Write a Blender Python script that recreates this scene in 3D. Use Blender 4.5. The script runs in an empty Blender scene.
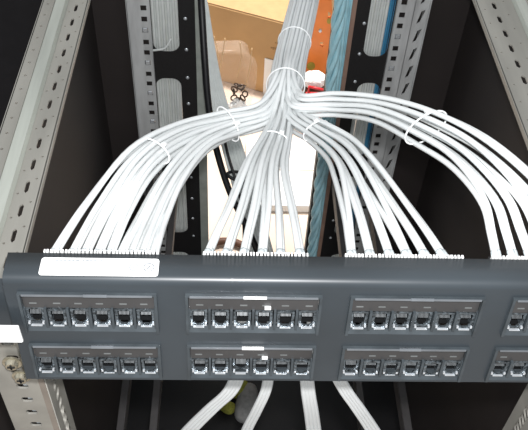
import bpy, bmesh, math, random
from mathutils import Vector, Matrix
random.seed(7)
COL = bpy.context.scene.collection
V = Vector
# ---------------------------------------------------------------- camera maths (pixel -> world, used to measure the layout)
F = 774.0
_d = V((-44, 725, 774.)).normalized()
_e = V((-19, -826, 774.))
_x = _d.cross(_e).normalized()
_y = _x.cross(_d).normalized()
if _y.dot(_e) < 0: _y = -_y
CAM = V((0, 0, 1.75))
def cam2w(c): return V((_x.dot(c), _y.dot(c), -_d.dot(c)))
def ray(px, py): return cam2w(V((px - 264, py - 215, F)))
def at(px, py, t): return CAM + ray(px, py) * (t / F)          # t = distance along the optical axis
def on(px, py, ax, v):
    r = ray(px, py); return CAM + r * ((v - CAM[ax]) / r[ax])
# ---------------------------------------------------------------- materials
def mat(name, col, rough=.5, metal=0., noise=.12, scale=40., spec=.5, col2=None, bump=0., stretch=None, alpha=1., trans=0., coat=0.):
    m = bpy.data.materials.new(name); m.use_nodes = True
    nt = m.node_tree; b = nt.nodes['Principled BSDF']
    b.inputs['Roughness'].default_value = rough; b.inputs['Metallic'].default_value = metal
    b.inputs['Specular IOR Level'].default_value = spec
    b.inputs['Alpha'].default_value = alpha; b.inputs['Transmission Weight'].default_value = trans
    b.inputs['Coat Weight'].default_value = coat
    tc = nt.nodes.new('ShaderNodeTexCoord'); mp = nt.nodes.new('ShaderNodeMapping')
    if stretch: mp.inputs['Scale'].default_value = stretch
    nz = nt.nodes.new('ShaderNodeTexNoise'); nz.inputs['Scale'].default_value = scale; nz.inputs['Detail'].default_value = 4
    cr = nt.nodes.new('ShaderNodeValToRGB')
    c2 = col2 or tuple(c * (1 - noise * 2) for c in col)
    cr.color_ramp.elements[0].color = (*c2, 1); cr.color_ramp.elements[1].color = (*col, 1)
    cr.color_ramp.elements[0].position = .3; cr.color_ramp.elements[1].position = .65
    L = nt.links.new
    L(tc.outputs['Object'], mp.inputs[0]); L(mp.outputs[0], nz.inputs['Vector']); L(nz.outputs[0], cr.inputs[0]); L(cr.outputs[0], b.inputs['Base Color'])
    if bump:
        bp = nt.nodes.new('ShaderNodeBump'); bp.inputs['Strength'].default_value = bump; bp.inputs['Distance'].default_value = .002
        L(nz.outputs[0], bp.inputs['Height']); L(bp.outputs[0], b.inputs['Normal'])
    return m
M = {}
M['cable'] = mat('white_cable_sheath', (.80, .83, .83), .38, noise=.03, scale=25)
M['boot'] = mat('clear_grey_boot', (.62, .68, .70), .25, noise=.15, scale=200)
M['tie'] = mat('nylon_tie', (.9, .92, .92), .3, noise=.02)
M['grey_cable'] = mat('grey_cable_sheath', (.76, .80, .78), .5, noise=.05)
M['blue_cable'] = mat('blue_cable_sheath', (.50, .84, .94), .35, noise=.1)
M['blue_dark'] = mat('deep_blue_cable_sheath', (.07, .30, .52), .4, noise=.1)
M['black_cable'] = mat('black_cable_sheath', (.012, .012, .014), .45)
M['black'] = mat('black_powder_coat', (.012, .0115, .0125), .55, noise=.15, scale=300, bump=.1)
M['side'] = mat('black_side_panel_paint', (.031, .025, .024), .6, noise=.15, scale=6)
M['galv'] = mat('galvanised_steel', (.40, .39, .35), .42, .35, noise=.12, scale=30, stretch=(1, .15, 1), bump=.1)
M['zinc'] = mat('zinc_plated_rail', (.62, .64, .64), .45, .1, noise=.15, scale=50, stretch=(1, 1, .2), bump=.1)
M['strut_band'] = mat('brushed_strut_band', (.58, .61, .55), .35, .4, noise=.12, scale=18, stretch=(4, .3, 1))
M['pale_strip'] = mat('pale_green_grey_edge', (.42, .46, .42), .5, .1, noise=.1)
M['brown_strip'] = mat('brown_edge_strip', (.34, .22, .17), .5, noise=.12)
M['panel'] = mat('blue_grey_panel_steel', (.040, .050, .058), .38, .1, noise=.14, scale=9, bump=.04, coat=.15)
M['module'] = mat('smoky_port_frame', (.050, .062, .070), .42, noise=.2, scale=60, bump=.3, coat=.1)
M['labelband'] = mat('grey_label_window', (.050, .049, .049), .35, noise=.12, scale=25)
M['hole'] = mat('dark_port_cavity', (.008, .009, .010), .6)
M['jack'] = mat('clear_jack_shell', (.16, .19, .21), .18, .5, noise=.45, scale=420, bump=.5)
M['pin'] = mat('gold_contact', (.34, .36, .37), .25, .8)
M['chrome'] = mat('bright_metal_edge', (.75, .80, .84), .22, .55, noise=.05)
M['tooth'] = mat('white_terminal', (.86, .87, .86), .35)
M['label'] = mat('white_label_paper', (.86, .87, .86), .5, noise=.01)
M['ink'] = mat('faded_grey_print', (.22, .24, .26), .7)
M['inkband'] = mat('pale_marking', (.15, .16, .16), .4)
M['card'] = mat('brown_cardboard', (.56, .34, .15), .8, noise=.07, scale=8)
M['card_light'] = mat('light_cardboard_edge', (.52, .32, .15), .8, noise=.05)
M['tape'] = mat('packing_tape', (.62, .42, .22), .25, noise=.05)
M['floor'] = mat('peach_vinyl_floor', (.80, .66, .54), .6, noise=.04, scale=3)
M['paper'] = mat('white_sheet_paper', (.88, .88, .86), .6, noise=.02)
M['orange'] = mat('orange_plastic', (.95, .27, .055), .35, noise=.08, scale=12)
M['olive'] = mat('olive_sticker', (.42, .33, .05), .5)
M['red'] = mat('red_plastic', (.62, .025, .03), .35, noise=.1)
M['brown'] = mat('brown_base', (.16, .075, .045), .6)
M['screw'] = mat('nickel_screw', (.60, .56, .44), .25, .8, noise=.2, scale=200)
M['glove_y'] = mat('yellow_knit', (.42, .42, .07), .9, noise=.2, scale=200, bump=.5)
M['glove_g'] = mat('grey_rubber_coating', (.36, .36, .35), .7, noise=.15, scale=100, bump=.3)
M['beads'] = mat('dark_metal_links', (.10, .075, .06), .3, .6)
def film(name, col, rough=.2, alpha=.3):
    return mat(name, col, rough, alpha=alpha, noise=.1, scale=30, bump=.6)
M['bag'] = film('clear_plastic_film', (.88, .74, .62), .12, .15)
# ---------------------------------------------------------------- mesh helpers
def obj(name, bm, mats, parent=None, smooth=False, loc=None):
    me = bpy.data.meshes.new(name)
    bmesh.ops.recalc_face_normals(bm, faces=bm.faces[:])
    bm.to_mesh(me); bm.free()
    for m in (mats if isinstance(mats, (list, tuple)) else [mats]): me.materials.append(m)
    if smooth:
        for p in me.polygons: p.use_smooth = True
    o = bpy.data.objects.new(name, me); COL.objects.link(o)
    if parent: o.parent = parent
    return o
def tag(o, label, cat, group=None):
    o['label'] = label; o['category'] = cat
    if group: o['group'] = group
    return o
def empty(name, label, cat, loc=(0, 0, 0), group=None):
    o = bpy.data.objects.new(name, None); COL.objects.link(o); o.location = loc; o.empty_display_size = .02
    return tag(o, label, cat, group)
def own(o, root):                     # parent, keeping world coordinates in the mesh
    o.parent = root; o.matrix_parent_inverse = Matrix.Translation(-V(root.location)); return o
def box(bm, a, b, mi=0, mx=None):
    vs = [bm.verts.new(V((x, y, z))) for x in (a[0], b[0]) for y in (a[1], b[1]) for z in (a[2], b[2])]
    if mx is not None:
        for v in vs: v.co = mx @ v.co
    for f in ((0, 1, 3, 2), (4, 6, 7, 5), (0, 4, 5, 1), (2, 3, 7, 6), (0, 2, 6, 4), (1, 5, 7, 3)):
        bm.faces.new([vs[i] for i in f]).material_index = mi
def bevbox(a, b, r, seg=2):
    bm = bmesh.new(); box(bm, a, b)
    bmesh.ops.bevel(bm, geom=bm.edges[:], offset=r, segments=seg, affect='EDGES', profile=.6)
    return bm
def spline(pts, n=7):
    P = [V(p) for p in pts]; P = [P[0] * 2 - P[1]] + P + [P[-1] * 2 - P[-2]]
    out = []
    for i in range(1, len(P) - 2):
        p0, p1, p2, p3 = P[i - 1:i + 3]
        # centripetal knots keep the curve free of loops
        t0 = 0; t1 = t0 + max((p1 - p0).length, 1e-5) ** .5; t2 = t1 + max((p2 - p1).length, 1e-5) ** .5; t3 = t2 + max((p3 - p2).length, 1e-5) ** .5
        for k in range(n):
            t = t1 + (t2 - t1) * k / n
            A1 = p0 * ((t1 - t) / (t1 - t0)) + p1 * ((t - t0) / (t1 - t0)); A2 = p1 * ((t2 - t) / (t2 - t1)) + p2 * ((t - t1) / (t2 - t1)); A3 = p2 * ((t3 - t) / (t3 - t2)) + p3 * ((t - t2) / (t3 - t2))
            B1 = A1 * ((t2 - t) / (t2 - t0)) + A2 * ((t - t0) / (t2 - t0)); B2 = A2 * ((t3 - t) / (t3 - t1)) + A3 * ((t - t1) / (t3 - t1))
            out.append(B1 * ((t2 - t) / (t2 - t1)) + B2 * ((t - t1) / (t2 - t1)))
    out.append(P[-2]); return out
def sweep(bm, pts, r, sides=8, closed=False, mi=0, caps=True):
    n = len(pts); rings = []
    T = [((pts[(i + 1) % n] - pts[i - 1]) if closed else (pts[min(i + 1, n - 1)] - pts[max(i - 1, 0)])).normalized() for i in range(n)]
    u = T[0].orthogonal().normalized()
    for i in range(n):
        u = (u - T[i] * u.dot(T[i])).normalized(); w = T[i].cross(u)
        rr = r[i] if isinstance(r, list) else r
        rings.append([bm.verts.new(pts[i] + (u * math.cos(a) + w * math.sin(a)) * rr) for a in [2 * math.pi * k / sides for k in range(sides)]])
    for i in range(n if closed else n - 1):
        A, B = rings[i], rings[(i + 1) % n]
        for k in range(sides): bm.faces.new((A[k], A[(k + 1) % sides], B[(k + 1) % sides], B[k])).material_index = mi
    if caps and not closed:
        bm.faces.new(rings[0]).material_index = mi; bm.faces.new(rings[-1][::-1]).material_index = mi
def rrect(x0, y0, x1, y1, r, n=5):
    out = []
    for cx, cy, a0 in ((x1 - r, y0 + r, -90), (x1 - r, y1 - r, 0), (x0 + r, y1 - r, 90), (x0 + r, y0 + r, 180)):
        for k in range(n + 1):
            a = math.radians(a0 + 90 * k / n); out.append((cx + r * math.cos(a), cy + r * math.sin(a)))
    return out
def circ(x, y, r, n=10): return [(x + r * math.cos(2 * math.pi * k / n), y + r * math.sin(2 * math.pi * k / n)) for k in range(n)]
def rect(x0, y0, x1, y1): return [(x0, y0), (x1, y0), (x1, y1), (x0, y1)]
def sheet(outer, holes, th, mx, dest=None, mi=0):
    """flat plate with real holes; 2D outline -> extruded -> placed by matrix mx. Returns / extends a bmesh"""
    cu = bpy.data.curves.new('outline', 'CURVE'); cu.dimensions = '2D'; cu.fill_mode = 'BOTH'; cu.extrude = th * 500
    for lp in [outer] + holes:
        s = cu.splines.new('POLY'); s.points.add(len(lp) - 1); s.use_cyclic_u = True
        for i, p in enumerate(lp): s.points[i].co = (p[0] * 1000, p[1] * 1000, 0, 1)
    o = bpy.data.objects.new('outline', cu); COL.objects.link(o)
    dg = bpy.context.evaluated_depsgraph_get(); me = bpy.data.meshes.new_from_object(o.evaluated_get(dg))
    bpy.data.objects.remove(o); bpy.data.curves.remove(cu)
    bm = dest or bmesh.new(); k0 = len(bm.verts); f0 = len(bm.faces)
    bm.from_mesh(me); bpy.data.meshes.remove(me)
    bm.verts.ensure_lookup_table(); bm.faces.ensure_lookup_table()
    for v in bm.verts[k0:]: v.co = mx @ (v.co * .001)
    for f in bm.faces[f0:]: f.material_index = mi
    return bm
XZ = lambda y: Matrix(((1, 0, 0, 0), (0, 0, 1, y), (0, 1, 0, 0), (0, 0, 0, 1)))       # 2D (x,z) in the plane y
XY = lambda z: Matrix(((1, 0, 0, 0), (0, 1, 0, 0), (0, 0, 1, z), (0, 0, 0, 1)))
YZ = lambda x: Matrix(((0, 0, 1, x), (1, 0, 0, 0), (0, 1, 0, 0), (0, 0, 0, 1)))       # 2D (y,z) in the plane x

# ---------------------------------------------------------------- floor of the room
XC = .072
bm = bmesh.new(); box(bm, (-3, -1.2, -.06), (3, 4.2, 0)); fl = obj('floor', bm, M['floor']); fl['kind'] = 'structure'
bm = bmesh.new(); box(bm, (-3, 4.2, -.06), (3, 4.28, 2.9)); w = obj('wall_back', bm, mat('cream_wall_paint', (.7, .66, .6), .8, noise=.03)); w['kind'] = 'structure'

# ---------------------------------------------------------------- the rack
rack = empty('server_rack', 'open steel equipment rack with grey struts, perforated rails and black side panels', 'server rack', (XC, .78, 0))
def rk(name, bm, mats, smooth=False, lab=None):
    o = own(obj(name, bm, mats, None, smooth), rack)
    if lab: o['label'] = lab
    return o
ZS = 1.18
# top struts running front to back
def strut(s):
    bm = bmesh.new(); y0, y1 = .372, 1.30
    if s < 0: a0, a1, b1, c1 = -.1965, -.2215, -.2400, -.2555
    else: a0, a1, b1, c1 = .3345, .3850, .4050, .4250
    holes = []
    sc = abs(a1 - a0); mid = (a0 + a1) / 2 + (-.001 if s < 0 else -.002)
    k = 0; y = .40
    while y < 1.26:
        hw = .0021 if s < 0 else .0028
        holes.append([(mid - hw, y - .006), (mid, y - .0092), (mid + hw, y - .006), (mid + hw, y + .006), (mid, y + .0092), (mid - hw, y + .006)])
        for q in (-1, 1):
            holes.append(circ(mid + q * sc * .30, y + (.012 if q > 0 else -.010), .0013, 8))
        y += .0335; k += 1
    lo, hi = min(a0, a1), max(a0, a1)
    sheet(rect(lo, y0, hi, y1), holes, .002, XY(ZS), bm, 0)
    # folded lip on the inner edge
    box(bm, (a0 - .001, y0, ZS - .006), (a0 + .001, y1, ZS + .001), 0)
    # raised brushed band
    lo, hi = min(a1, b1), max(a1, b1)
    pr = [(a1, ZS), (a1 + s * .003, ZS + .006), (b1 - s * .003, ZS + .006), (b1, ZS)]
    va = [bm.verts.new((p[0], y0, p[1])) for p in pr]; vb = [bm.verts.new((p[0], y1, p[1])) for p in pr]
    for i in range(3): bm.faces.new((va[i], va[i + 1], vb[i + 1], vb[i])).material_index = 1
    bm.faces.new(va).material_index = 1; bm.faces.new(vb).material_index = 1
    lo, hi = min(b1, c1), max(b1, c1); hs = []
    y = .39
    while y < 1.28: hs.append(circ((lo + hi) / 2, y, .0017, 8)); y += .026
    sheet(rect(lo, y0, hi, y1), hs, .002, XY(ZS), bm, 0)
    box(bm, (c1 - .001, y0, ZS - .04), (c1 + .001, y1, ZS + .001), 0)
    return rk('strut', bm, [M['galv'], M['strut_band']])
strut(-1); strut(1)
# rear rails with square holes
def rail(x0, x1, hx, s):
    bm = bmesh.new(); holes = []; z = .10; k = 0
    while z < 1.36:
        holes.append(rect(hx - .0052, z, hx + .0052, z + .0108)); z += .0226 + (.003 if k % 3 == 2 else 0); k += 1
    xm = x1 - .027 if s > 0 else x1
    hl_, hr_ = hx - .0052, hx + .0052
    box(bm, (x0, 1.194, .06), (hl_, 1.196, 1.38)); box(bm, (hr_, 1.194, .06), (xm, 1.196, 1.38))
    zz = .06
    for h_ in holes:
        box(bm, (hl_, 1.194, zz), (hr_, 1.196, h_[0][1])); zz = h_[2][1]
    box(bm, (hl_, 1.194, zz), (hr_, 1.196, 1.38))
    if s > 0:
        z = .10; xc = x1 - .012; hs = []
        while z < 1.34:
            hs.append([(xc - .006, z), (xc + .000, z + .004), (xc + .006, z + .030), (xc - .001, z + .026)]); z += .040
        sheet(rect(xm + .002, .06, x1, 1.38), hs, .002, XZ(1.199), bm)
        box(bm, (xm - .001, 1.194, .06), (xm + .0025, 1.200, 1.38))
    o = x0 if s < 0 else x1
    box(bm, (o - .001, 1.194, .06), (o + .001, 1.235, 1.38))
    i = x1 if s < 0 else x0
    box(bm, (i - .001, 1.196, .06), (i + .001, 1.206, 1.38))
    return rk('rear_rail', bm, M['zinc'])
rl = rail(-.190, -.151, -.1605, -1); rr = rail(.287, .3440, .2965, 1)
# cage nuts seen in some of the rear rail holes
for rail_o, hx in ((rl, -.1605), (rr, .2965)):
    for z in (.1 + .0708 * n for n in (7, 9, 10, 11, 12)):
        bm = bmesh.new(); box(bm, (hx - .0045, 1.1935, z + .001), (hx + .0045, 1.2, z + .0098)); bmesh.ops.bevel(bm, geom=bm.edges[:], offset=.0012, segments=1, affect='EDGES')
        obj('nut_or_bright_plate', bm, M['chrome'], rail_o)
# slotted cable plates beside the rails
def cplate(x0, x1, s0, s1, rx, s):
    bm = bmesh.new()
    holes = [rrect(s0, a, s1, b, .018) for a, b in ((.902, 1.105), (.652, .842), (.398, .590), (.14, .33))]
    sheet(rect(x0, .06, x1, 1.38), holes, .0025, XZ(1.206), bm)
    p = rk('cable_plate', bm, M['black'], lab='black slotted cable plate')
    for z in (1.04, .975, .909, .845, .782, .71, .645, .58, .515, .45, .39):
        b2 = bmesh.new(); bmesh.ops.create_uvsphere(b2, u_segments=10, v_segments=6, radius=.0036, matrix=Matrix.Translation((rx, 1.2035, z)) @ Matrix.Diagonal((1, .5, 1, 1)))
        q = obj('rivet', b2, M['chrome'], p, True)
    return p
cplate(-.1515, -.071, -.1495, -.1010, -.0885, -1)
cplate(.2155, .2885, .2400, .2845, .2335, 1)
bm = bmesh.new(); box(bm, (-.071, 1.203, .06), (-.0535, 1.207, 1.38)); rk('edge_strip', bm, M['pale_strip'], lab='pale grey-green edge strip')
bm = bmesh.new(); box(bm, (.2075, 1.203, .06), (.2155, 1.207, 1.38)); rk('edge_strip', bm, M['brown_strip'], lab='brown edge strip')
# black sides, added rear backings, base
for x in (-.262, .432):
    bm = bmesh.new(); box(bm, (x - .003, .36, .02), (x + .003, 1.30, ZS - .045)); rk('side_panel', bm, M['side'], lab='black side panel')
for x0, x1 in ((-.262, -.1525), (.2885, .432)):  # backing added behind the rails so holes and corners read dark
    bm = bmesh.new(); box(bm, (x0, 1.24, .02), (x1, 1.246, 1.30)); rk('rear_dark_backing', bm, M['side'], lab='black backing added to darken the rail holes and corner')
bm = bmesh.new(); box(bm, (-.262, .36, .03), (.432, 1.24, .05)); box(bm, (-.262, .36, .001), (-.22, 1.24, .03)); box(bm, (.39, .36, .001), (.432, 1.24, .03)); rk('base_plate', bm, M['black'], lab='black base plate')
# front posts under the patch panel
def post(s):
    bm = bmesh.new(); y = .351
    if s < 0: a, b, c = -.1975, -.1625, -.1575
    else: a, b, c = .3500, .3030, .2890
    lo, hi = min(a, b), max(a, b); hs = []
    z = .22
    while z < 1.245:
        hs.append(rrect((lo + hi) / 2 - .004 + .002, z, (lo + hi) / 2 + .008, z + .0075, .0025, 3)); z += .0222
    sheet(rect(lo, .05, hi, 1.262), hs, .002, XZ(y), bm, 0)
    lo, hi = min(b, c), max(b, c)
    box(bm, (lo, y - .001, .05), (hi, y + .001, 1.262), 1)
    hs = []; z = .2; d = .036
    while z < 1.24:
        hs.append([(y + .012, z), (y + .022, z + .004), (y + .022, z + .0125), (y + .012, z + .0085)]); z += .0165
    sheet(rect(y, .05, y + d, 1.262), hs, .002, YZ(c), bm, 0)
    box(bm, (a - .001, y, .05), (a + .001, y + .03, 1.262), 0)
    return rk('front_post', bm, [M['galv'], M.setdefault('dull', mat('dull_taupe_steel', (.30, .26, .22), .5, .2))])
pl = post(-1); pr_ = post(1)
for px, py in ((11, 367.5), (20.5, 381)):
    c = on(px, py, 1, .340)
    bm = bmesh.new()
    R = Matrix.Translation((c.x, .3425, c.z)) @ Matrix.Rotation(math.pi / 2, 4, 'X')
    bmesh.ops.create_cone(bm, cap_ends=True, segments=20, radius1=.0078, radius2=.0078, depth=.0015, matrix=R @ Matrix.Translation((0, 0, -.002)))
    bmesh.ops.create_cone(bm, cap_ends=True, segments=20, radius1=.0058, radius2=.0045, depth=.004, matrix=R @ Matrix.Translation((0, 0, .0005)))
    sc = obj('rack_screw', bm, M['screw'], pl); sc['label'] = 'round nickel screw head'
    bm = bmesh.new(); 
    box(bm, (-.003, -.0007, 0), (.003, .0007, .0008), 0, R @ Matrix.Translation((0, 0, .0024))); box(bm, (-.0007, -.003, 0), (.0007, .003, .0008), 0, R @ Matrix.Translation((0, 0, .0024)))
    obj('cross_slot', bm, M['hole'], sc)
for z in (.22 + .0222 * k for k in range(37, 43)):
    bm = bmesh.new(); box(bm, (-.1775, .353, z), (-.1665, .356, z + .0060)); obj('nut_or_bright_plate', bm, M['chrome'], pl)  # chrome plates added behind the upper slots so they look bright
# support rails low inside the rack
for px, r in ((123.5, .0062), (155.5, .0062), (361, .0055), (404, .0066)):
    c = on(px, 400, 2, .60)
    bm = bmesh.new(); a = V((c.x, .372, .6)); b = V((c.x, 1.19, .6))
    box(bm, (c.x - r, .372, .592), (c.x + r, 1.192, .600)); box(bm, (c.x - r, .372, .57), (c.x - r + .002, 1.192, .592)); box(bm, (c.x + r - .002, .372, .57), (c.x + r, 1.192, .592))
    bmesh.ops.bevel(bm, geom=[e for e in bm.edges if abs(e.verts[0].co.y - e.verts[1].co.y) > .5], offset=.0008, segments=1, affect='EDGES')
    rk('support_rail', bm, M['rod'] if 'rod' in M else M.setdefault('rod', mat('dull_grey_support_rail', (.085, .08, .08), .5, .2)), lab='dull grey support rail')
for yy in (.375,):
    bm = bmesh.new(); box(bm, (-.195, yy, .56), (.345, yy + .004, .571)); rk('cross_bar', bm, M['side'], lab='black cross bar')

# ---------------------------------------------------------------- black block added to fill the dark area left of the strut
bm = bevbox((-.95, .25, .0), (-.275, 1.32, 1.10), .006)
filler = obj('dark_filler_block', bm, mat('matt_black_filler_paint', (.010, .009, .010), .85, noise=.1, spec=.15)); tag(filler, 'plain black block added for the dark beyond the left strut, at upper left', 'filler block')
filler['label'] = 'plain black block at far upper left, added for the dark outside the left strut'
bm = bmesh.new(); box(bm, (-.93, .244, .04), (-.295, .25, 1.06)); own2 = obj('filler_front', bm, M['black'], filler)

# ---------------------------------------------------------------- patch panel
PT = V((0, .335, 1.3255)); TILT = math.radians(7.0)
panel = empty('patch_panel', 'dark blue-grey 48-port patch panel with white label across the front', 'patch panel', (XC, .335, 1.3255))
# local frame: X = x, Y(up the face), depth; face leans so its foot is nearer the viewer
FD = V((0, -math.sin(TILT), -math.cos(TILT)))        # down the face
FN = V((0, -math.cos(TILT), math.sin(TILT)))         # out of the face
PM = Matrix(((1, 0, 0, 0), (0, -FD.y, FN.y, .335), (0, -FD.z, FN.z, 1.3255), (0, 0, 0, 1)))   # (x, up, out)
H = .1105
def pp(name, bm, mats, parent=panel, smooth=False, lab=None):
    o = obj(name, bm, mats, None, smooth); o.parent = parent
    if parent == panel: o.matrix_parent_inverse = Matrix.Translation(-V(panel.location))
    if lab: o['label'] = lab
    return o
BX = [-.1480 + .1173 * i for i in range(4)]; BW = .0950
ROWS = [(-.0145, -.0530), (-.0690, -.1065)]    # top / bottom of each module, measured down from the top edge
PL, PR = -.1575, .3080
bm = bmesh.new()
wins = [rect(x, b, x + BW, t) for x in BX for t, b in ROWS]
sheet(rect(PL, -H, PR, -.006), wins, .0016, PM @ Matrix.Translation((0, 0, -.0008)), bm)
# rounded top lip + top flange + bottom return
N = 8; prof = []
for k in range(N + 1):
    a = math.radians(90 * k / N); prof.append((-.006 + .006 * math.sin(a), -.006 + .006 * math.cos(a)))
edge = []
for u, o in prof:
    edge.append(PM @ V((0, u, o)))
edge.append(V((0, .3572, 1.3258)))
edge.append(V((0, .3572, 1.3240)))
A = [bm.verts.new((PL, p.y, p.z)) for p in edge]; B = [bm.verts.new((PR, p.y, p.z)) for p in edge]
for i in range(len(edge) - 1): bm.faces.new((A[i], A[i + 1], B[i + 1], B[i]))
box(bm, (PL, -H, -.020), (PR, -H + .0015, -.0008), 0, PM)
for x in (PL, PR - .0015): box(bm, (x, -H, -.020), (x + .0015, -.004, -.0008), 0, PM)
pbody = pp('faceplate', bm, M['panel'])
for p in pbody.data.polygons:
    if abs(p.normal.x) < .1 and p.center.z > 1.312: p.use_smooth = True
# ears
for x0, x1 in ((PL - .028, PL), (PR, PR + .028)):
    bm = bmesh.new(); hs = [rrect((x0 + x1) / 2 - .006, z - .004, (x0 + x1) / 2 + .006, z + .004, .0035, 3) for z in (-.022,)]
    sheet(rrect(x0, -.066, x1, -.010, .003, 3), hs, .002, PM @ Matrix.Translation((0, 0, -.008)), bm)
    box(bm, ((x1 if x0 < 0 else x0) - .001, -.066, -.009), ((x1 if x0 < 0 else x0) + .001, -.010, -.001), 0, PM)
    pp('mounting_ear', bm, M['panel'])
# terminal block behind the top edge
tb = bmesh.new(); 
for x0, x1 in [(on(a_, 254, 2, 1.3265).x, on(b_, 254, 2, 1.3265).x) for a_, b_ in ((43, 160), (203, 309), (345, 464), (491, 608))]:
    box(tb, (x0, .3580, 1.290), (x1, .3640, 1.3205))
term = pp('terminal_block', tb, M['black'], lab='black terminal block')
rs = random.Random(3)
for i in range(4):
    tpx = ((43, 160), (203, 309), (345, 464), (491, 608))[i]; bm = bmesh.new()
    x = on(tpx[0], 254, 2, 1.3265).x; x1 = on(tpx[1], 254, 2, 1.3265).x
    while x < x1:
        wd = rs.choice((.0011, .0015, .0019)); box(bm, (x, .3572, 1.3215), (x + wd, .3598, 1.3268 + rs.uniform(-.0002, .0002))); x += wd + rs.choice((.0008, .0012))
    pp('terminal_teeth', bm, M['tooth'], parent=term, lab='row of small white terminal teeth')
# port modules
rs = random.Random(11)
JP = BW / 6
for ci, x in enumerate(BX):
    for ri, (t, b) in enumerate(ROWS):
        bm = bmesh.new()
        tb_, h = t, t - b
        lb = t - .0165                # foot of the label band
        jb = b + .0045                # foot of the port row
        # surrounding frame standing a touch proud, sloping sill under the ports
        box(bm, (x - .001, t - .0012, -.001), (x + BW + .001, t + .0008, .0022), 0, PM)
        box(bm, (x - .0012, b - .001, -.001), (x + .0008, t, .0026), 0, PM); box(bm, (x + BW - .0008, b - .001, -.001), (x + BW + .0012, t, .0026), 0, PM)
        va = [PM @ V(c) for c in ((x, jb, -.0022), (x + BW, jb, -.0022), (x + BW, b - .001, .0006), (x, b - .001, .0006))]
        vb = [PM @ V(c) for c in ((x, b - .001, -.009), (x + BW, b - .001, -.009))]
        v = [bm.verts.new(c) for c in va + vb]; bm.faces.new(v[:4]); bm.faces.new((v[3], v[2], v[5], v[4]))
        box(bm, (x, b - .001, -.012), (x + BW, t, -.011), 1, PM)     # dark backing inside
        # ribs between ports
        for k in range(7):
            xr = x + JP * k; xr = min(max(xr, x + .0009), x + BW - .0009)
            box(bm, (xr - .0009, jb - .001, -.011), (xr + .0009, lb + .0008, .0012), 0, PM)
        mod = pp('port_module', bm, [M['module'], M['hole']])
        bm = bmesh.new(); box(bm, (x + .001, lb, -.010), (x + BW - .001, t - .0014, -.0012), 0, PM)
        for k in range(6):            # faint port markings
            xm = x + JP * (k + .5) + rs.uniform(-.001, .001)
            if rs.random() < .85: box(bm, (xm - .0026, lb + .0042, -.0013), (xm + .0026, lb + .0052, -.0008), 1, PM)
        pp('label_strip', bm, [M['labelband'], M['inkband']], parent=mod)
        bm = bmesh.new(); box(bm, (x + .002, t - .0012, .0016), (x + BW - .002, t + .0002, .0030), 0, PM)
        pp('edge_trim', bm, M['rod'] if False else M.setdefault('trim', mat('dull_silver_edge', (.22, .24, .26), .3, .4)), parent=mod)
        bm = bmesh.new(); q = {0: .045, 1: .040, 2: .042, 3: .05}[ci]; box(bm, (x + q, t - .0010, .0012), (x + q + .0165, t + .0008, .0034), 0, PM)
        pp('latch_tab', bm, M.setdefault('tab', mat('silver_latch', (.30, .33, .36) if ci != 1 else (.5, .5, .5), .25, .5)) if ci != 1 else M['tooth'], parent=mod, lab='bright latch tab')
        for k in range(6):
            x0 = x + JP * k + .0016; x1 = x + JP * (k + 1) - .0016; bm = bmesh.new()
            xm = (x0 + x1) / 2; z0 = jb + .0006; z1 = lb - .0004
            # shell with the stepped keystone opening
            op = [(x0 + .0020, z0 + .0040), (xm - .0030, z0 + .0040), (xm - .0030, z0 + .0022), (xm - .0018, z0 + .0022), (xm - .0018, z0 + .0010), (xm + .0018, z0 + .0010), (xm + .0018, z0 + .0022), (xm + .0030, z0 + .0022), (xm + .0030, z0 + .0040), (x1 - .0020, z0 + .0040), (x1 - .0020, z1 - .0016), (x0 + .0020, z1 - .0016)]
            sheet(rect(x0, z0, x1, z1), [op], .0016, PM @ Matrix.Translation((0, 0, -.0016 + rs.uniform(-.0006, .0006))) @ Matrix.Rotation(rs.uniform(-.02, .02), 4, 'X'), bm, 0)
            box(bm, (x0, z0, -.0105), (x0 + .0012, z1, -.0028), 0, PM); box(bm, (x1 - .0012, z0, -.0105), (x1, z1, -.0028), 0, PM)
            # spring contacts
            for c in range(8):
                xc = x0 + .0030 + c * (x1 - x0 - .006) / 7
                cm = PM @ Matrix.Translation((xc, z1 - .0022, -.0045)) @ Matrix.Rotation(-.7, 4, 'X')
                box(bm, (-.00022, -.0050, -.0004), (.00022, .0006, 0), 1, cm)
            box(bm, (xm - .0040, z0 - .0002, -.0006), (xm + .0040, z0 + .0005, .0012), 2, PM)
            # small catches at the corners
            for xc in (x0 + .0006, x1 - .0020):
                box(bm, (xc, z0 + .0016, -.0010), (xc + .0014, z0 + .0036, .0010), 2, PM)
            pp('jack', bm, [M['jack'], M['pin'], M['chrome']], parent=mod)
# small white clip marks on the middle block
for x, u in ((BX[1] + .0555, -.0300 + .0015), (BX[1] + .0555, -.0838)):
    bm = bmesh.new(); box(bm, (x, u, -.0009), (x + .0045, u + .002, .0012), 0, PM); pp('release_clip', bm, M['tooth'], lab='tiny white clip')
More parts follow.
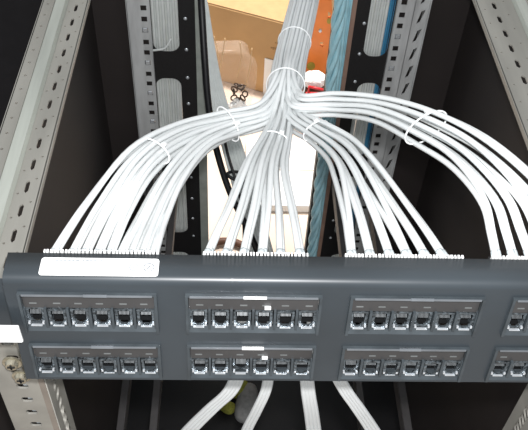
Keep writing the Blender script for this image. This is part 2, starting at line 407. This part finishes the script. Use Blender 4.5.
# label on the top flange
c = [on(38, 275, 2, 1.3262), on(158, 275, 2, 1.3262), on(159, 259, 2, 1.3262), on(42, 258.5, 2, 1.3262)]
x0 = c[0].x; x1 = c[1].x; y0 = c[0].y; y1 = c[2].y
bm = bmesh.new()
TF = lambda yy: 1.3255 + (1.3258 - 1.3255) * (yy - .335) / .022
sheet(rrect(x0, y0, x1, y1, .0022, 4), [], .0004, XY(1.3261), bm, 0)
lab = pp('printed_label', bm, M['label'], lab='long white printed label')
bm = bmesh.new(); rr_ = random.Random(5); zt = 1.32635
def dash(xa, xb, yy, h): box(bm, (xa, yy, zt), (xb, yy + h, zt + .00015))
xx = x0 + .010
while xx < x0 + .052: wd = rr_.uniform(.0008, .0026); dash(xx, xx + wd, y1 - .0030, .0009); xx += wd + .0006
xx = x0 + .016
while xx < x0 + .026: wd = rr_.uniform(.0008, .0018); dash(xx, xx + wd, y1 - .0066, .0006); xx += wd + .001
dash(x0 + .048, x0 + .0484, y0 + .003, .006)
for px, rr0 in ((149, .0040), (134, .0034)):
    cx = on(px, 267, 2, 1.3262).x; cy = (y0 + y1) / 2
    sheet(circ(cx, cy, rr0, 20), [circ(cx, cy, rr0 * .78, 20)], .0002, XY(zt), bm)
    if px == 149: box(bm, (-rr0 * .5, -.0004, 0), (rr0 * .5, .0004, .00015), 0, Matrix.Translation((cx, cy, zt)) @ Matrix.Rotation(.9, 4, 'Z')); dash(cx - .0012, cx + .0012, cy + .0008, .0005); dash(cx - .0012, cx + .0012, cy - .0012, .0005)
    else: box(bm, (cx - .001, cy - .002, zt), (cx - .0004, cy + .002, zt + .00015)); dash(cx - .001, cx + .001, cy - .0004, .0006)
pp('print', bm, M['ink'], parent=lab, lab='faded grey print and two round symbols')
# white tag on the left ear
ta = on(0, 343, 1, .3185); tb2 = on(22, 328, 1, .3185); tc_ = on(23, 343, 1, .3185)
bm = bevbox((-.198, .3185, ta.z), (tc_.x, .3215, tb2.z), .0008, 1)
tagob = obj('blank_tag', bm, M['label']); tag(tagob, 'blank white rectangular tag at the left end of the patch panel', 'tag')

# ---------------------------------------------------------------- main cable tree
CR = .0027
def tube(name, pts, r, m, n=6, sides=8, parent=None):
    bm = bmesh.new(); sweep(bm, spline(pts, n), r, sides); return obj(name, bm, m, parent, True)
N0 = V((0, -.6, .8))
def frame(T):
    T = T.normalized(); u = N0.cross(T); u.normalize(); return u, T.cross(u).normalized()
# groups: spine pixels with distances, then plug positions along the panel
def pairs(xs, d=1.2): return [x + s * d for x in xs for s in (-1, 1)]
G = [
 dict(key='outer left', spine=[(262, 112, .90), (222, 121, .86), (180, 134, .79), (140, 161, .70)], near=[(108, 196, .62)],
      ends=[49, 52.5, 68.5, 72, 81, 84.5, 94.5, 98, 107, 110], spread=.7),
 dict(key='inner left', spine=[(266, 119, .90), (234, 129, .86), (203, 144, .80), (173, 178, .72)], near=[(151, 211, .64)],
      ends=[117.5, 121, 129, 132.5, 140, 143.5, 151, 154], spread=.5),
 dict(key='centre', spine=[(281, 120, .90), (275, 140, .84), (266, 165, .76)], near=[(261, 200, .65)],
      ends=pairs([206, 225, 243, 262, 281, 301]), spread=.9),
 dict(key='right', spine=[(296, 118, .90), (316, 131, .85), (340, 147, .79), (356, 168, .73)], near=[(380, 205, .63)],
      ends=pairs([352, 371, 391, 409, 427, 445]), spread=1),
 dict(key='far right', spine=[(300, 104, .90), (335, 104, .87), (378, 108, .81), (428, 128, .73), (472, 154, .67)], near=[(519, 190, .60)],
      ends=pairs([497, 514, 531, 549, 566, 584]), spread=1.05),
]
names = {0: 'leftmost', 1: 'leftmost', 2: 'second', 3: 'third', 4: 'rightmost'}
ordw = ['first', 'second', 'third', 'fourth', 'fifth', 'sixth', 'seventh', 'eighth', 'ninth', 'tenth', 'eleventh', 'twelfth']
total = sum(len(g['ends']) for g in G)
# hexagonal packing of the whole bundle
hexp = []
for i in range(-8, 9):
    for j in range(-8, 9):
        hexp.append((i + .5 * j, j * .866))
hexp.sort(key=lambda p: p[0] ** 2 + p[1] ** 2 + .001 * p[0]); hexp = hexp[:total]
hexp.sort(key=lambda p: p[0])
nl = 18; left = sorted(hexp[:nl], key=lambda p: -p[1]); mid_ = sorted(hexp[nl:nl + 12], key=lambda p: p[0]); rest = sorted(hexp[nl + 12:], key=lambda p: p[1])
slots = [left[:10], left[10:], mid_, rest[:12], rest[12:]]
trunk = [(314, -60, 1.40), (309, -28, 1.27), (304.5, 0, 1.18), (297, 32, 1.10), (290, 62, 1.03), (285.5, 86, .96)]
trunk_w = [at(*p) for p in trunk]
D = CR * 2 * 1.02
for gi, g in enumerate(G):
    n = len(g['ends'])
    sp = [at(*p) for p in g['spine']]; nr = [at(*p) for p in g['near']]
    allp = trunk_w + sp + nr
    sl = sorted(slots[gi], key=lambda p: p[0]) if gi in (2, 3) else slots[gi]
    endmid = sum(g['ends']) / n
    for i, ex in enumerate(g['ends']):
        pts = []
        rs = random.Random(gi * 100 + i)
        for k, p in enumerate(trunk_w):
            T = trunk_w[min(k + 1, len(trunk_w) - 1)] - trunk_w[max(k - 1, 0)]
            u, w_ = frame(T); a = sl[i]
            pts.append(p + u * (a[0] * D) + w_ * (a[1] * D))
        for k, p in enumerate(sp):
            T = allp[len(trunk_w) + k + 1] - allp[len(trunk_w) + k - 1]
            u, w_ = frame(T)
            f = (k + 1) / len(sp); sf = 1 + (g['spread'] * .9) * max(0, f - .45) * 1.6
            uu = (i - (n - 1) / 2) * .38 * D * sf; ww = ((i * 2) % 3 - 1) * D * .98
            jit = .0013
            pts.append(p + u * uu + w_ * ww + V((rs.uniform(-jit, jit), rs.uniform(-jit, jit), rs.uniform(-jit, jit))))
        e = on(ex, 259, 1, .3700 + (.0030 if i % 2 else -.0010))
        end = e + V((0, -.0015, -.018))
        base = nr[0]
        u, w_ = frame(e - sp[-1]); 
        # the last free stretch fans straight towards the plug
        q = pts[-1].lerp(e, .52)
        bulge = (base - sp[-1].lerp(V((on(endmid, 251.5, 2, 1.3265).x, .369, 1.33)), .52))
        q = q + bulge * .75
        pts.append(q)
        up = V((0, .10, .80)).normalized()
        q2 = q.lerp(e, .55) + V((0, .0006, .0008)); pts.append(q2)
        pts.append(e)
        c = tube('network_cable', pts, CR, M['cable'], 6, 8)
        bn = names[gi]
        if gi == 0: pos = ordw[i] + ' from left of the ten widest'
        elif gi == 1: pos = ordw[i] + ' from left of the inner eight'
        else: pos = ordw[i] + ' from left of twelve'
        tag(c, 'white network cable %s, at the %s port block' % (pos, bn), 'network cable', 'white network cables fanning out to the patch panel')
        bm = bmesh.new(); dd = (e - q2).normalized()
        sweep(bm, [e.lerp(q2, .30), e.lerp(q2, .26), e + (e - q2).normalized() * .0008], [CR * 1.06, CR * 1.16, CR * 1.16], 8)
        b = obj('connector', bm, M['boot'], c, True); b['label'] = 'clear grey connector boot'
# ties
def ring(p, T, ru, rw, label, r=.0009, ht=True):
    u, w_ = frame(T); bm = bmesh.new()
    pts = [p + u * (ru * math.cos(a)) + w_ * (rw * math.sin(a)) for a in [2 * math.pi * k / 28 for k in range(28)]]
    sweep(bm, pts, r, 6, closed=True)
    o = obj('cable_tie', bm, M['tie'], None, True); tag(o, label, 'cable tie', 'cable ties')
    if ht:
        bm = bmesh.new(); h = p + w_ * (rw + .001) + u * ru * .3
        rot = Matrix((( u.x, T.normalized().x, w_.x, h.x), (u.y, T.normalized().y, w_.y, h.y), (u.z, T.normalized().z, w_.z, h.z), (0, 0, 0, 1)))
        box(bm, (-.0022, -.0025, -.001), (.0022, .0025, .0028), 0, rot); obj('tie_head', bm, M['tie'], o)
    return o
R0 = D * math.sqrt(total / .9) / 2 + .0015
ring(at(294.5, 42, 1.076), trunk_w[4] - trunk_w[2], R0, R0, 'thin clear cable tie round the main trunk, nearer the top edge', ht=False)
ring(at(285.5, 86, .96), trunk_w[5] - trunk_w[4], R0 + .001, R0 + .001, 'clear cable tie round the trunk just above where it branches', ht=False)
ring(at(228, 124, .860), at(180, 140, .80) - at(262, 114, .9), .0215, .0105, 'pale cable tie across the thick left branch')
ring(at(275, 140, .84), at(266, 165, .76) - at(281, 120, .9), .0155, .0092, 'pale cable tie at the neck of the centre branch')
ring(at(316, 131, .85), at(340, 147, .79) - at(296, 118, .9), .0160, .0092, 'pale cable tie at the start of the right branch')
ring(at(426, 127.5, .732), at(466, 157, .67) - at(378, 108, .81), .0235, .0120, 'pale cable tie on the far right arching branch')
ring(at(154, 151, .728), at(140, 161, .70) - at(180, 134, .79), .0170, .0092, 'pale cable tie on the outer left branch above the dark gap')

# white bundles hanging below the panel
LB = [('leftmost', [(238, 372), (231, 390), (212, 408), (188, 432), (165, 462)], .78, 4.1, 4),
      ('second', [(269, 372), (266, 390), (257, 410), (246, 432), (236, 465)], .80, 3.6, 3),
      ('third', [(307, 372), (308, 390), (311, 410), (314, 432), (318, 465)], .80, 3.6, 4),
      ('rightmost', [(337, 372), (344, 388), (358, 408), (374, 432), (392, 465)], .78, 3.6, 4)]
for nm, px, t, wpx, n in LB:
    for i in range(n):
        dx = (i - (n - 1) / 2) * wpx
        ts = [t * .93, t * .955, t, t * 1.07, t * 1.16]
        pts = [at(p[0] + dx * (.85 + .06 * k), p[1], tt) for k, (p, tt) in enumerate(zip(px, ts))]
        first = pts[0]; pts = [V((first.x, .400, 1.245)), V((first.x, .3985, 1.19))] + pts
        lw = pts[-1]; pts += [V((lw.x * 1.03, lw.y + .03, lw.z - .16)), V((lw.x * 1.05, lw.y + .05, lw.z - .40))]
        o = tube('network_cable', pts, .0024, M['cable'], 5, 8)
        tag(o, 'white cable below the patch panel, %s from the left in the %s hanging strand' % (ordw[i], nm), 'network cable', 'white cables hanging below the patch panel')

# ---------------------------------------------------------------- cables standing behind the slotted plates
for side, x0, x1, lab_ in ((0, -.150, -.103, 'left'), (1, .242, .276, 'right')):
    n = 10 if side == 0 else 7
    for i in range(n):
        x = x0 + (x1 - x0) * (i + .5) / n; rs = random.Random(side * 50 + i)
        pts = [V((x + rs.uniform(-.0007, .0007), 1.220 + (i % 2) * .0052, z)) for z in (1.375, 1.22, 1.05, .9, .75, .6, .45, .3, .15, .054)]
        o = tube('vertical_cable', pts, .0032, M['grey_cable'], 5, 8)
        tag(o, 'grey upright cable behind the %s slotted plate, %s from the left' % (lab_, ordw[i]), 'cable', 'grey cables behind the %s slotted plate' % lab_)
for i in range(3):
    x = .2800 + i * .0048
    pts = [V((x, 1.224 + (i % 2) * .006, z)) for z in (1.375, 1.2, 1.0, .8, .6, .4, .2, .054)]
    o = tube('vertical_cable', pts, .0026, M['blue_dark'], 5, 8)
    tag(o, 'blue upright cable behind the right slotted plate, %s from the left' % ordw[i], 'cable', 'blue cables behind the right slotted plate')
# loose hooked cable ends poking from the slots
for pxs, lab_ in (([(150, 52), (156, 50), (165, 48), (171, 40)], 'short white cable tail crossing the foot of the upper left slot'), ([(168, 181), (176, 182), (184, 179), (191, 174)], 'short pale cable tail at the top of the lower left slot')):
    pts = [on(a, b, 1, 1.199) for a, b in pxs]; pts[0].y = 1.2035; pts[-1].y = 1.2035
    o = tube('cable_tail', pts, .0022, M['grey_cable'], 5, 6); tag(o, lab_, 'cable')

# ---------------------------------------------------------------- twisted blue bundle
duct = bmesh.new(); box(duct, (.186, 1.262, .001), (.212, 1.285, 1.39)); 
dk = obj('cable_duct', duct, M['black']); tag(dk, 'narrow black upright duct behind the twisted blue cables', 'cable duct')
bx = lambda z: .1905 + (1.02 - z) * .014
for i in range(7):
    pts = []
    if i < 4:                                    # twisted strand group on the left
        z = 1.38
        ph = i * math.pi / 2
        while z > .02:
            a = ph + z * 34; r = .0070 + .0010 * math.sin(z * 60)
            pts.append(V((bx(z) - .003 + r * math.cos(a), 1.222 + r * math.sin(a), z))); z -= .014
        o = tube('blue_cable', pts, .0052, M['blue_cable'], 2, 8)
        lb_ = 'pale blue cable in the twisted pack, strand wound %s' % ['in front near the top edge', 'to the left near the top edge', 'at the back near the top edge', 'to the right near the top edge'][i]
    else:
        k = i - 4
        for z in (1.38, 1.2, 1.0, .8, .6, .4, .2, .02): pts.append(V((bx(z) + .0105 + k * .0044, 1.224 + (k % 2) * .006, z)))
        o = tube('blue_cable', pts, .0034, M['blue_cable'], 6, 8)
        lb_ = 'straight light blue cable right of the twisted strands, %s from the left' % ordw[k]
    tag(o, lb_, 'cable', 'blue cables rising beside the brown strip')

# ---------------------------------------------------------------- grey slanting bundle and black power leads behind
gp = [(196, -22, 1.86), (201, 5, 1.80), (207, 50, 1.70), (216, 98, 1.62), (231, 145, 1.58), (247, 200, 1.56), (262, 256, 1.56), (275, 300, 1.60)]
for i in range(12):
    pts = []
    for k, p in enumerate(gp):
        c = at(*p); dx = ((i // 2) - 2.5) * (.0036 + .0009 * min(k, 5)); dy = (i % 2) * .0062
        pts.append(c + V((dx + (i % 2) * .0018, dy, -dx * .25)))
    o = tube('grey_cable', pts, .0034, M['grey_cable'], 6, 8)
    tag(o, 'grey cable in the slanting bundle behind the tree, %s counted from its left edge' % ordw[i], 'cable', 'grey cables in the slanting bundle')
pts = [at(*p) for p in ((200, -20, 1.34), (201.5, 5, 1.34), (204.5, 55, 1.36), (208, 100, 1.39), (214, 139, 1.42), (229, 190, 1.46), (250, 234, 1.48), (262, 262, 1.52))]
o = tube('power_lead', pts, [.0080] * 1000 if False else .0062, M['black_cable'], 8, 8); tag(o, 'thick black power lead hanging left of the slanting grey bundle', 'power cable')
pts = [at(*p) for p in ((222, 128, 1.50), (228, 155, 1.50), (237, 185, 1.50), (243, 215, 1.52), (244, 255, 1.55))]
o = tube('power_lead', pts, .0028, M['black_cable'], 8, 8); tag(o, 'thin black lead beside the thick one under the left branch', 'power cable')
# band round the slanting bundle
bm = bmesh.new(); p = at(240, 178, 1.555); u, w_ = V((1, 0, -.25)).normalized(), V((0, 1, 0))
sweep(bm, [p + V((0, .004, 0)) + u * (.026 * math.cos(a)) + w_ * (.012 * math.sin(a)) for a in [2 * math.pi * k / 24 for k in range(24)]], .0035, 6, closed=True)
tag(obj('hook_strap', bm, M['black_cable'], None, True), 'black strap round the slanting grey bundle', 'strap')

# ---------------------------------------------------------------- things on the floor behind
a = on(200, 2, 2, .36); b = on(292, 26, 2, .36)
dirx = (b - a); dirx.z = 0; dirx.normalize(); ang = math.atan2(dirx.y, dirx.x); 
pb = on(263, 93, 2, 0.0); 
cb = empty('cardboard_box', 'large brown cardboard box on the floor at the top, behind the cable trunk', 'box', (pb.x, pb.y, 0)); cb.rotation_euler = (0, 0, ang)
aL = (a - V((pb.x, pb.y, 0))).to_2d(); hgt = .33
# find height so the top front edge projects where the photo has it
best = None
for h in [x / 200 for x in range(30, 110)]:
    q = V((pb.x, pb.y, h)) - dirx * .15; c = q - CAM
    cc = V((_x.x, 0, 0)); cv = V((c.x, c.y, c.z))
    X = _x.x * 0
    # camera coordinates
    cx_ = cv.x * _x[0] + cv.y * _y[0] - cv.z * _d[0]; cy_ = cv.x * _x[1] + cv.y * _y[1] - cv.z * _d[1]; cz_ = cv.x * _x[2] + cv.y * _y[2] - cv.z * _d[2]
    py = 215 + F * cy_ / cz_; px = 264 + F * cx_ / cz_
    want = 2 + (px - 203) * (23 / 87)
    if best is None or abs(py - want) < best[0]: best = (abs(py - want), h)
hgt = best[1]
bm = bmesh.new(); box(bm, (-.30, 0, .001), (.125, .40, hgt)); bmesh.ops.bevel(bm, geom=bm.edges[:], offset=.003, segments=1, affect='EDGES')
obj('carton_body', bm, M['card'], cb)
for y0, y1, s in ((.002, .196, -1), (.204, .398, 1)):
    bm = bmesh.new(); box(bm, (-.298, y0, hgt), (.123, y1, hgt + .004)); obj('flap', bm, M['card_light'], cb)
bm = bmesh.new(); box(bm, (-.30, -.0006, .02), (-.02, 0, .09)); 
bm.free()
# printed marks low on the carton face
bm = bmesh.new()
for k in range(9): box(bm, (.02 + k * .007, -.001, .20 - .003 * (k % 2)), (.025 + k * .007, 0, .206))
for k in range(6): box(bm, (.035 + k * .007, -.001, .225), (.039 + k * .007, 0, .229))
obj('print', bm, mat('faded_carton_print', (.36, .22, .09), .8), cb)
# white sheet against the box
bm = bmesh.new(); xa = (on(265, 60, 1, pb.y) - pb).dot(dirx); 
box(bm, (xa, -.0035, .001), (xa + .10, -.0015, .155))
sh = obj('paper_sheet', bm, M['paper']); sh.location = cb.location; sh.rotation_euler = cb.rotation_euler; tag(sh, 'white paper sheet leaning on the cardboard box beside the trunk', 'paper')
bm = bmesh.new()
for k in range(8): box(bm, (xa + .01 + k * .006, -.0042, .030 + (k % 3) * .001), (xa + .013 + k * .006, -.0035, .0325))
obj('print', bm, M['ink'], sh)
# clear bag with contents
def bagmesh(c, sx, sy, sz, seed):
    bm = bmesh.new(); bmesh.ops.create_icosphere(bm, subdivisions=4, radius=1)
    r = random.Random(seed); ws = [(V((r.uniform(-1, 1), r.uniform(-1, 1), r.uniform(-1, 1))).normalized(), r.uniform(3, 9), r.uniform(0, 6)) for _ in range(9)]
    for v in bm.verts:
        p = v.co.copy(); q = V([math.copysign(abs(t) ** .55, t) for t in p]); d = sum(math.sin(w0.dot(p) * f + ph) for w0, f, ph in ws) * .022
        q *= 1 + d; v.co = V((c[0] + q.x * sx, c[1] + q.y * sy, max(c[2] + q.z * sz, .003)))
    return bm
bc = on(224, 84, 1, 2.12)
bag = obj('plastic_bag', bagmesh((bc.x - .005, 2.12, .150), .105, .050, .148, 4), M['bag'], None, True); tag(bag, 'crinkled clear plastic bag standing in front of the cardboard box', 'bag')
for k, (pa, pb_, pc) in enumerate((((214, 36), (218, 55), (216, 84)), ((225, 38), (222, 58), (219, 76)), ((240, 42), (241, 60), (236, 80)), ((252, 48), (250, 66), (244, 92)))):
    bm = bmesh.new(); sweep(bm, spline([on(*q_, 1, 2.055) for q_ in (pa, pb_, pc)], 5), .0016, 6); obj('fold', bm, M['tape'], bag, True)
bm = bmesh.new()
for k in range(10):
    a0 = k * .62; p = on(239, 92, 1, 2.06) + V((.020 * math.cos(a0), -.01, .030 * math.sin(a0) + .004 * (k % 2)))
    T = Matrix.Translation(p) @ Matrix.Rotation(a0, 4, 'Y') @ Matrix.Rotation((k % 2) * 1.3, 4, 'Z')
    sweep(bm, [T @ V((.009 * math.cos(t), .003 * (k % 2), .012 * math.sin(t))) for t in [2 * math.pi * j / 12 for j in range(12)]], .0028, 6, closed=True)
tag(obj('chain_loop', bm, M['beads'], None, True), 'small dark metal chain loop in front of the plastic bag', 'chain')
# crumpled white wrap
bm = bagmesh((0, 0, 0), .001, .001, .001, 3); bm.free()
cwp = on(232, 70, 1, 2.05)
# tissue standing by the bag
def crumple(name, c, sx, sy, sz, m, seed, label, cat, amp=.09):
    bm = bmesh.new(); bmesh.ops.create_icosphere(bm, subdivisions=4, radius=1)
    r = random.Random(seed); ws = [(V((r.uniform(-1, 1), r.uniform(-1, 1), r.uniform(-1, 1))).normalized(), r.uniform(4, 16), r.uniform(0, 6)) for _ in range(10)]
    for v in bm.verts:
        p = v.co.copy(); d = sum(abs(math.sin(w0.dot(p) * f + ph)) - .5 for w0, f, ph in ws) * amp
        v.co = V((c[0] + p.x * sx * (1 + d), c[1] + p.y * sy * (1 + d), max(c[2] + p.z * sz * (1 + d), .001)))
    return tag(obj(name, bm, m, None, False), label, cat)
wl = on(229, 100, 2, 0); crumple('crumpled_tissue', (wl.x + .03, 2.045, .060), .035, .022, .058, M['paper'], 5, 'crumpled white wrapping beside the plastic bag and dark chain', 'wrapping')
# orange bracket leaning behind the trunk: traced outline with real holes and thickness
oy = 2.20
def o2(px, py): p = on(px, py, 1, oy); return (p.x, p.z)
outl = [o2(*p) for p in ((322, -14), (331, -10), (332, 10), (331, 40), (330, 72), (324, 132), (300, 132), (300, 70), (306, 52), (311, 30), (317, 12))]
hl = [[o2(*p) for p in q] for q in ([(328, 11), (331, 12), (330.5, 17), (327.5, 17)], [(319.5, 27), (322, 28), (321.5, 32), (319, 31)], [(320, 41), (323.5, 41), (323, 46), (320, 45)])]
outl = [(a_, max(b_, .001)) for a_, b_ in outl]
bm = sheet(outl, hl, .012, XZ(oy)); 
ob = obj('orange_bracket', bm, M['orange']); tag(ob, 'orange plastic bracket with small holes between the trunk and the blue cables', 'bracket')
for px, py, rx_, rz_ in ((311, 66, .014, .016), (329, 21, .007, .010)):
    bm = bmesh.new(); p = on(px, py, 1, oy - .0065); bmesh.ops.create_cone(bm, cap_ends=True, segments=20, radius1=1, radius2=1, depth=.002, matrix=Matrix.Translation((p.x, oy - .007, p.z)) @ Matrix.Diagonal((rx_, 1, rz_, 1)) @ Matrix.Rotation(math.pi / 2, 4, 'X') )
    obj('round_patch', bm, M['olive'], ob)['label'] = 'olive round patch'
bm = bmesh.new(); p = on(320, 29.5, 1, oy); bmesh.ops.create_uvsphere(bm, u_segments=12, v_segments=8, radius=.006, matrix=Matrix.Translation((p.x, oy - .008, p.z))); obj('stud', bm, M['chrome'], ob, True)
# brown block with a white cloth on it, red case in front
p = on(314, 80, 1, 2.10); zb = p.z - .026
q0 = on(301, 98, 1, 2.07); q1 = on(331, 98, 1, 2.07)
bm = bevbox((q0.x, 2.07, .001), (q1.x, 2.13, zb), .004); br = obj('brown_block', bm, M['brown']); tag(br, 'brown upright block carrying a white cloth, right of the trunk', 'block')
crumple('white_cloth', (p.x, 2.10, zb + .028), .043, .030, .028, M['paper'], 12, 'bunched white cloth on top of the brown block', 'cloth', .03)
zr = on(316, 99, 1, 2.01).z; q2 = on(306, 99, 1, 2.01); q3 = on(327, 99, 1, 2.01)
bm = bevbox((q2.x, 2.01, .001), (q3.x, 2.05, zr), .006); rd = obj('red_case', bm, M['red']); tag(rd, 'small red case with a handle, just behind the cable junction', 'case')
bm = bmesh.new(); hp = [V((q2.x + .008, 2.03, zr - .004)), V((q2.x + .008, 2.03, zr + .034)), V((q3.x - .010, 2.03, zr + .022)), V((q3.x - .008, 2.03, zr - .004))]
sweep(bm, hp, .0055, 8); obj('handle', bm, M['red'], rd, True)
# brown curved strip on the floor
bm = bmesh.new(); cs = on(224, 246, 2, .02); pts = [V((cs.x - .05, cs.y, .012)), V((cs.x - .02, cs.y + .02, .016)), V((cs.x + .03, cs.y + .02, .016)), V((cs.x + .07, cs.y, .012))]
sweep(bm, spline(pts, 6), .0105, 8); tag(obj('brown_strap', bm, M['brown'], None, True), 'short curved brown strap on the floor between centre cables', 'strap')
# white carton lying open on the floor
q = on(246, 205, 2, .03); q_ = on(318, 112, 2, .03)
wb = empty('white_carton', 'bright white flat carton lying on the floor behind the centre cables', 'box', ((q.x + q_.x) / 2, (q.y + q_.y) / 2, 0))
bm = bevbox((q.x - .02, q.y, .001), (q_.x - .02, 1.995 if q_.y > 1.995 else q_.y, .03), .003)
# trimmed so it stays clear of its neighbours
bm.free()
ye = 1.97
bm = bevbox((q.x, q.y, .001), (q_.x, ye, .030), .003); own(obj('carton_body', bm, M['paper']), wb)
bm = bmesh.new(); box(bm, (q.x + .004, (q.y + ye) / 2 - .001, .0300), (q_.x - .004, (q.y + ye) / 2 + .001, .0308)); own(obj('seam', bm, M['card_light']), wb)
# glove on the rack base
gc = on(241, 402, 2, .075)
gl = empty('work_glove', 'yellow and grey work glove lying in the dark below the patch panel', 'glove', (gc.x, gc.y, .051))
def skinblob(edges, co, rad, name, m):
    me = bpy.data.meshes.new(name); me.from_pydata([tuple(c) for c in co], edges, []); o = bpy.data.objects.new(name, me); COL.objects.link(o)
    md = o.modifiers.new('s', 'SKIN'); 
    for i, r in enumerate(rad): me.skin_vertices[0].data[i].radius = (r, r)
    me.skin_vertices[0].data[0].use_root = True
    sb = o.modifiers.new('d', 'SUBSURF'); sb.levels = 2; sb.render_levels = 2
    dg = bpy.context.evaluated_depsgraph_get(); m2 = bpy.data.meshes.new_from_object(o.evaluated_get(dg)); bpy.data.objects.remove(o)
    m2.materials.clear(); m2.materials.append(m)
    for p in m2.polygons: p.use_smooth = True
    n = bpy.data.objects.new(name, m2); COL.objects.link(n); n.parent = gl; return n
# palm (grey coated) with folded fingers, yellow knit back and thumb
skinblob([(0, 1), (1, 2), (2, 3)], [(.004, -.048, .022), (.010, -.020, .026), (.014, .015, .026), (.020, .045, .022)], [.020, .026, .024, .014], 'coated_palm', M['glove_g'])
skinblob([(0, 1), (1, 2)], [(-.006, .005, .026), (-.004, .030, .026), (.006, .052, .024)], [.021, .022, .015], 'knit_cuff', M['glove_y'])
skinblob([(0, 1), (1, 2)], [(-.010, -.018, .022), (-.034, -.008, .020), (-.046, .014, .018)], [.017, .014, .009], 'thumb', M['glove_y'])

gl.scale = (1.2, 1.2, 1.0)
# ---------------------------------------------------------------- camera
cam = bpy.data.cameras.new('camera'); co = bpy.data.objects.new('camera', cam); COL.objects.link(co)
xr, yd, zf = cam2w(V((1, 0, 0))), cam2w(V((0, 1, 0))), cam2w(V((0, 0, 1)))
co.matrix_world = Matrix(((xr.x, -yd.x, -zf.x, CAM.x), (xr.y, -yd.y, -zf.y, CAM.y), (xr.z, -yd.z, -zf.z, CAM.z), (0, 0, 0, 1)))
cam.sensor_fit = 'HORIZONTAL'; cam.sensor_width = 36; cam.lens = F / 528 * 36; cam.clip_start = .01
bpy.context.scene.camera = co
# ---------------------------------------------------------------- light: camera flash, ceiling lamp in the room behind, dim room
def light(name, kind, loc, e, col, **k):
    l = bpy.data.lights.new(name, kind); l.energy = e; l.color = col
    for a_, v_ in k.items(): setattr(l, a_, v_)
    o = bpy.data.objects.new(name, l); COL.objects.link(o); o.location = loc; return o
fl_ = light('flash_lamp', 'POINT', CAM + xr * .012 - yd * .035, 25, (1, .985, .99), shadow_soft_size=.012)
light('ceiling_spot', 'SPOT', (.15, 2.5, 2.8), 420, (1, .95, .91), shadow_soft_size=.12, spot_size=math.radians(46), spot_blend=.35)
w = bpy.data.worlds.new('room'); bpy.context.scene.world = w; w.use_nodes = True
bg = w.node_tree.nodes['Background']; bg.inputs[0].default_value = (.94, .97, 1, 1); bg.inputs[1].default_value = .5
s = bpy.context.scene
s.view_settings.view_transform = 'Standard'; s.view_settings.look = 'None'; s.view_settings.gamma = 1; s.view_settings.use_curve_mapping = False
s.view_settings.exposure = 0.3
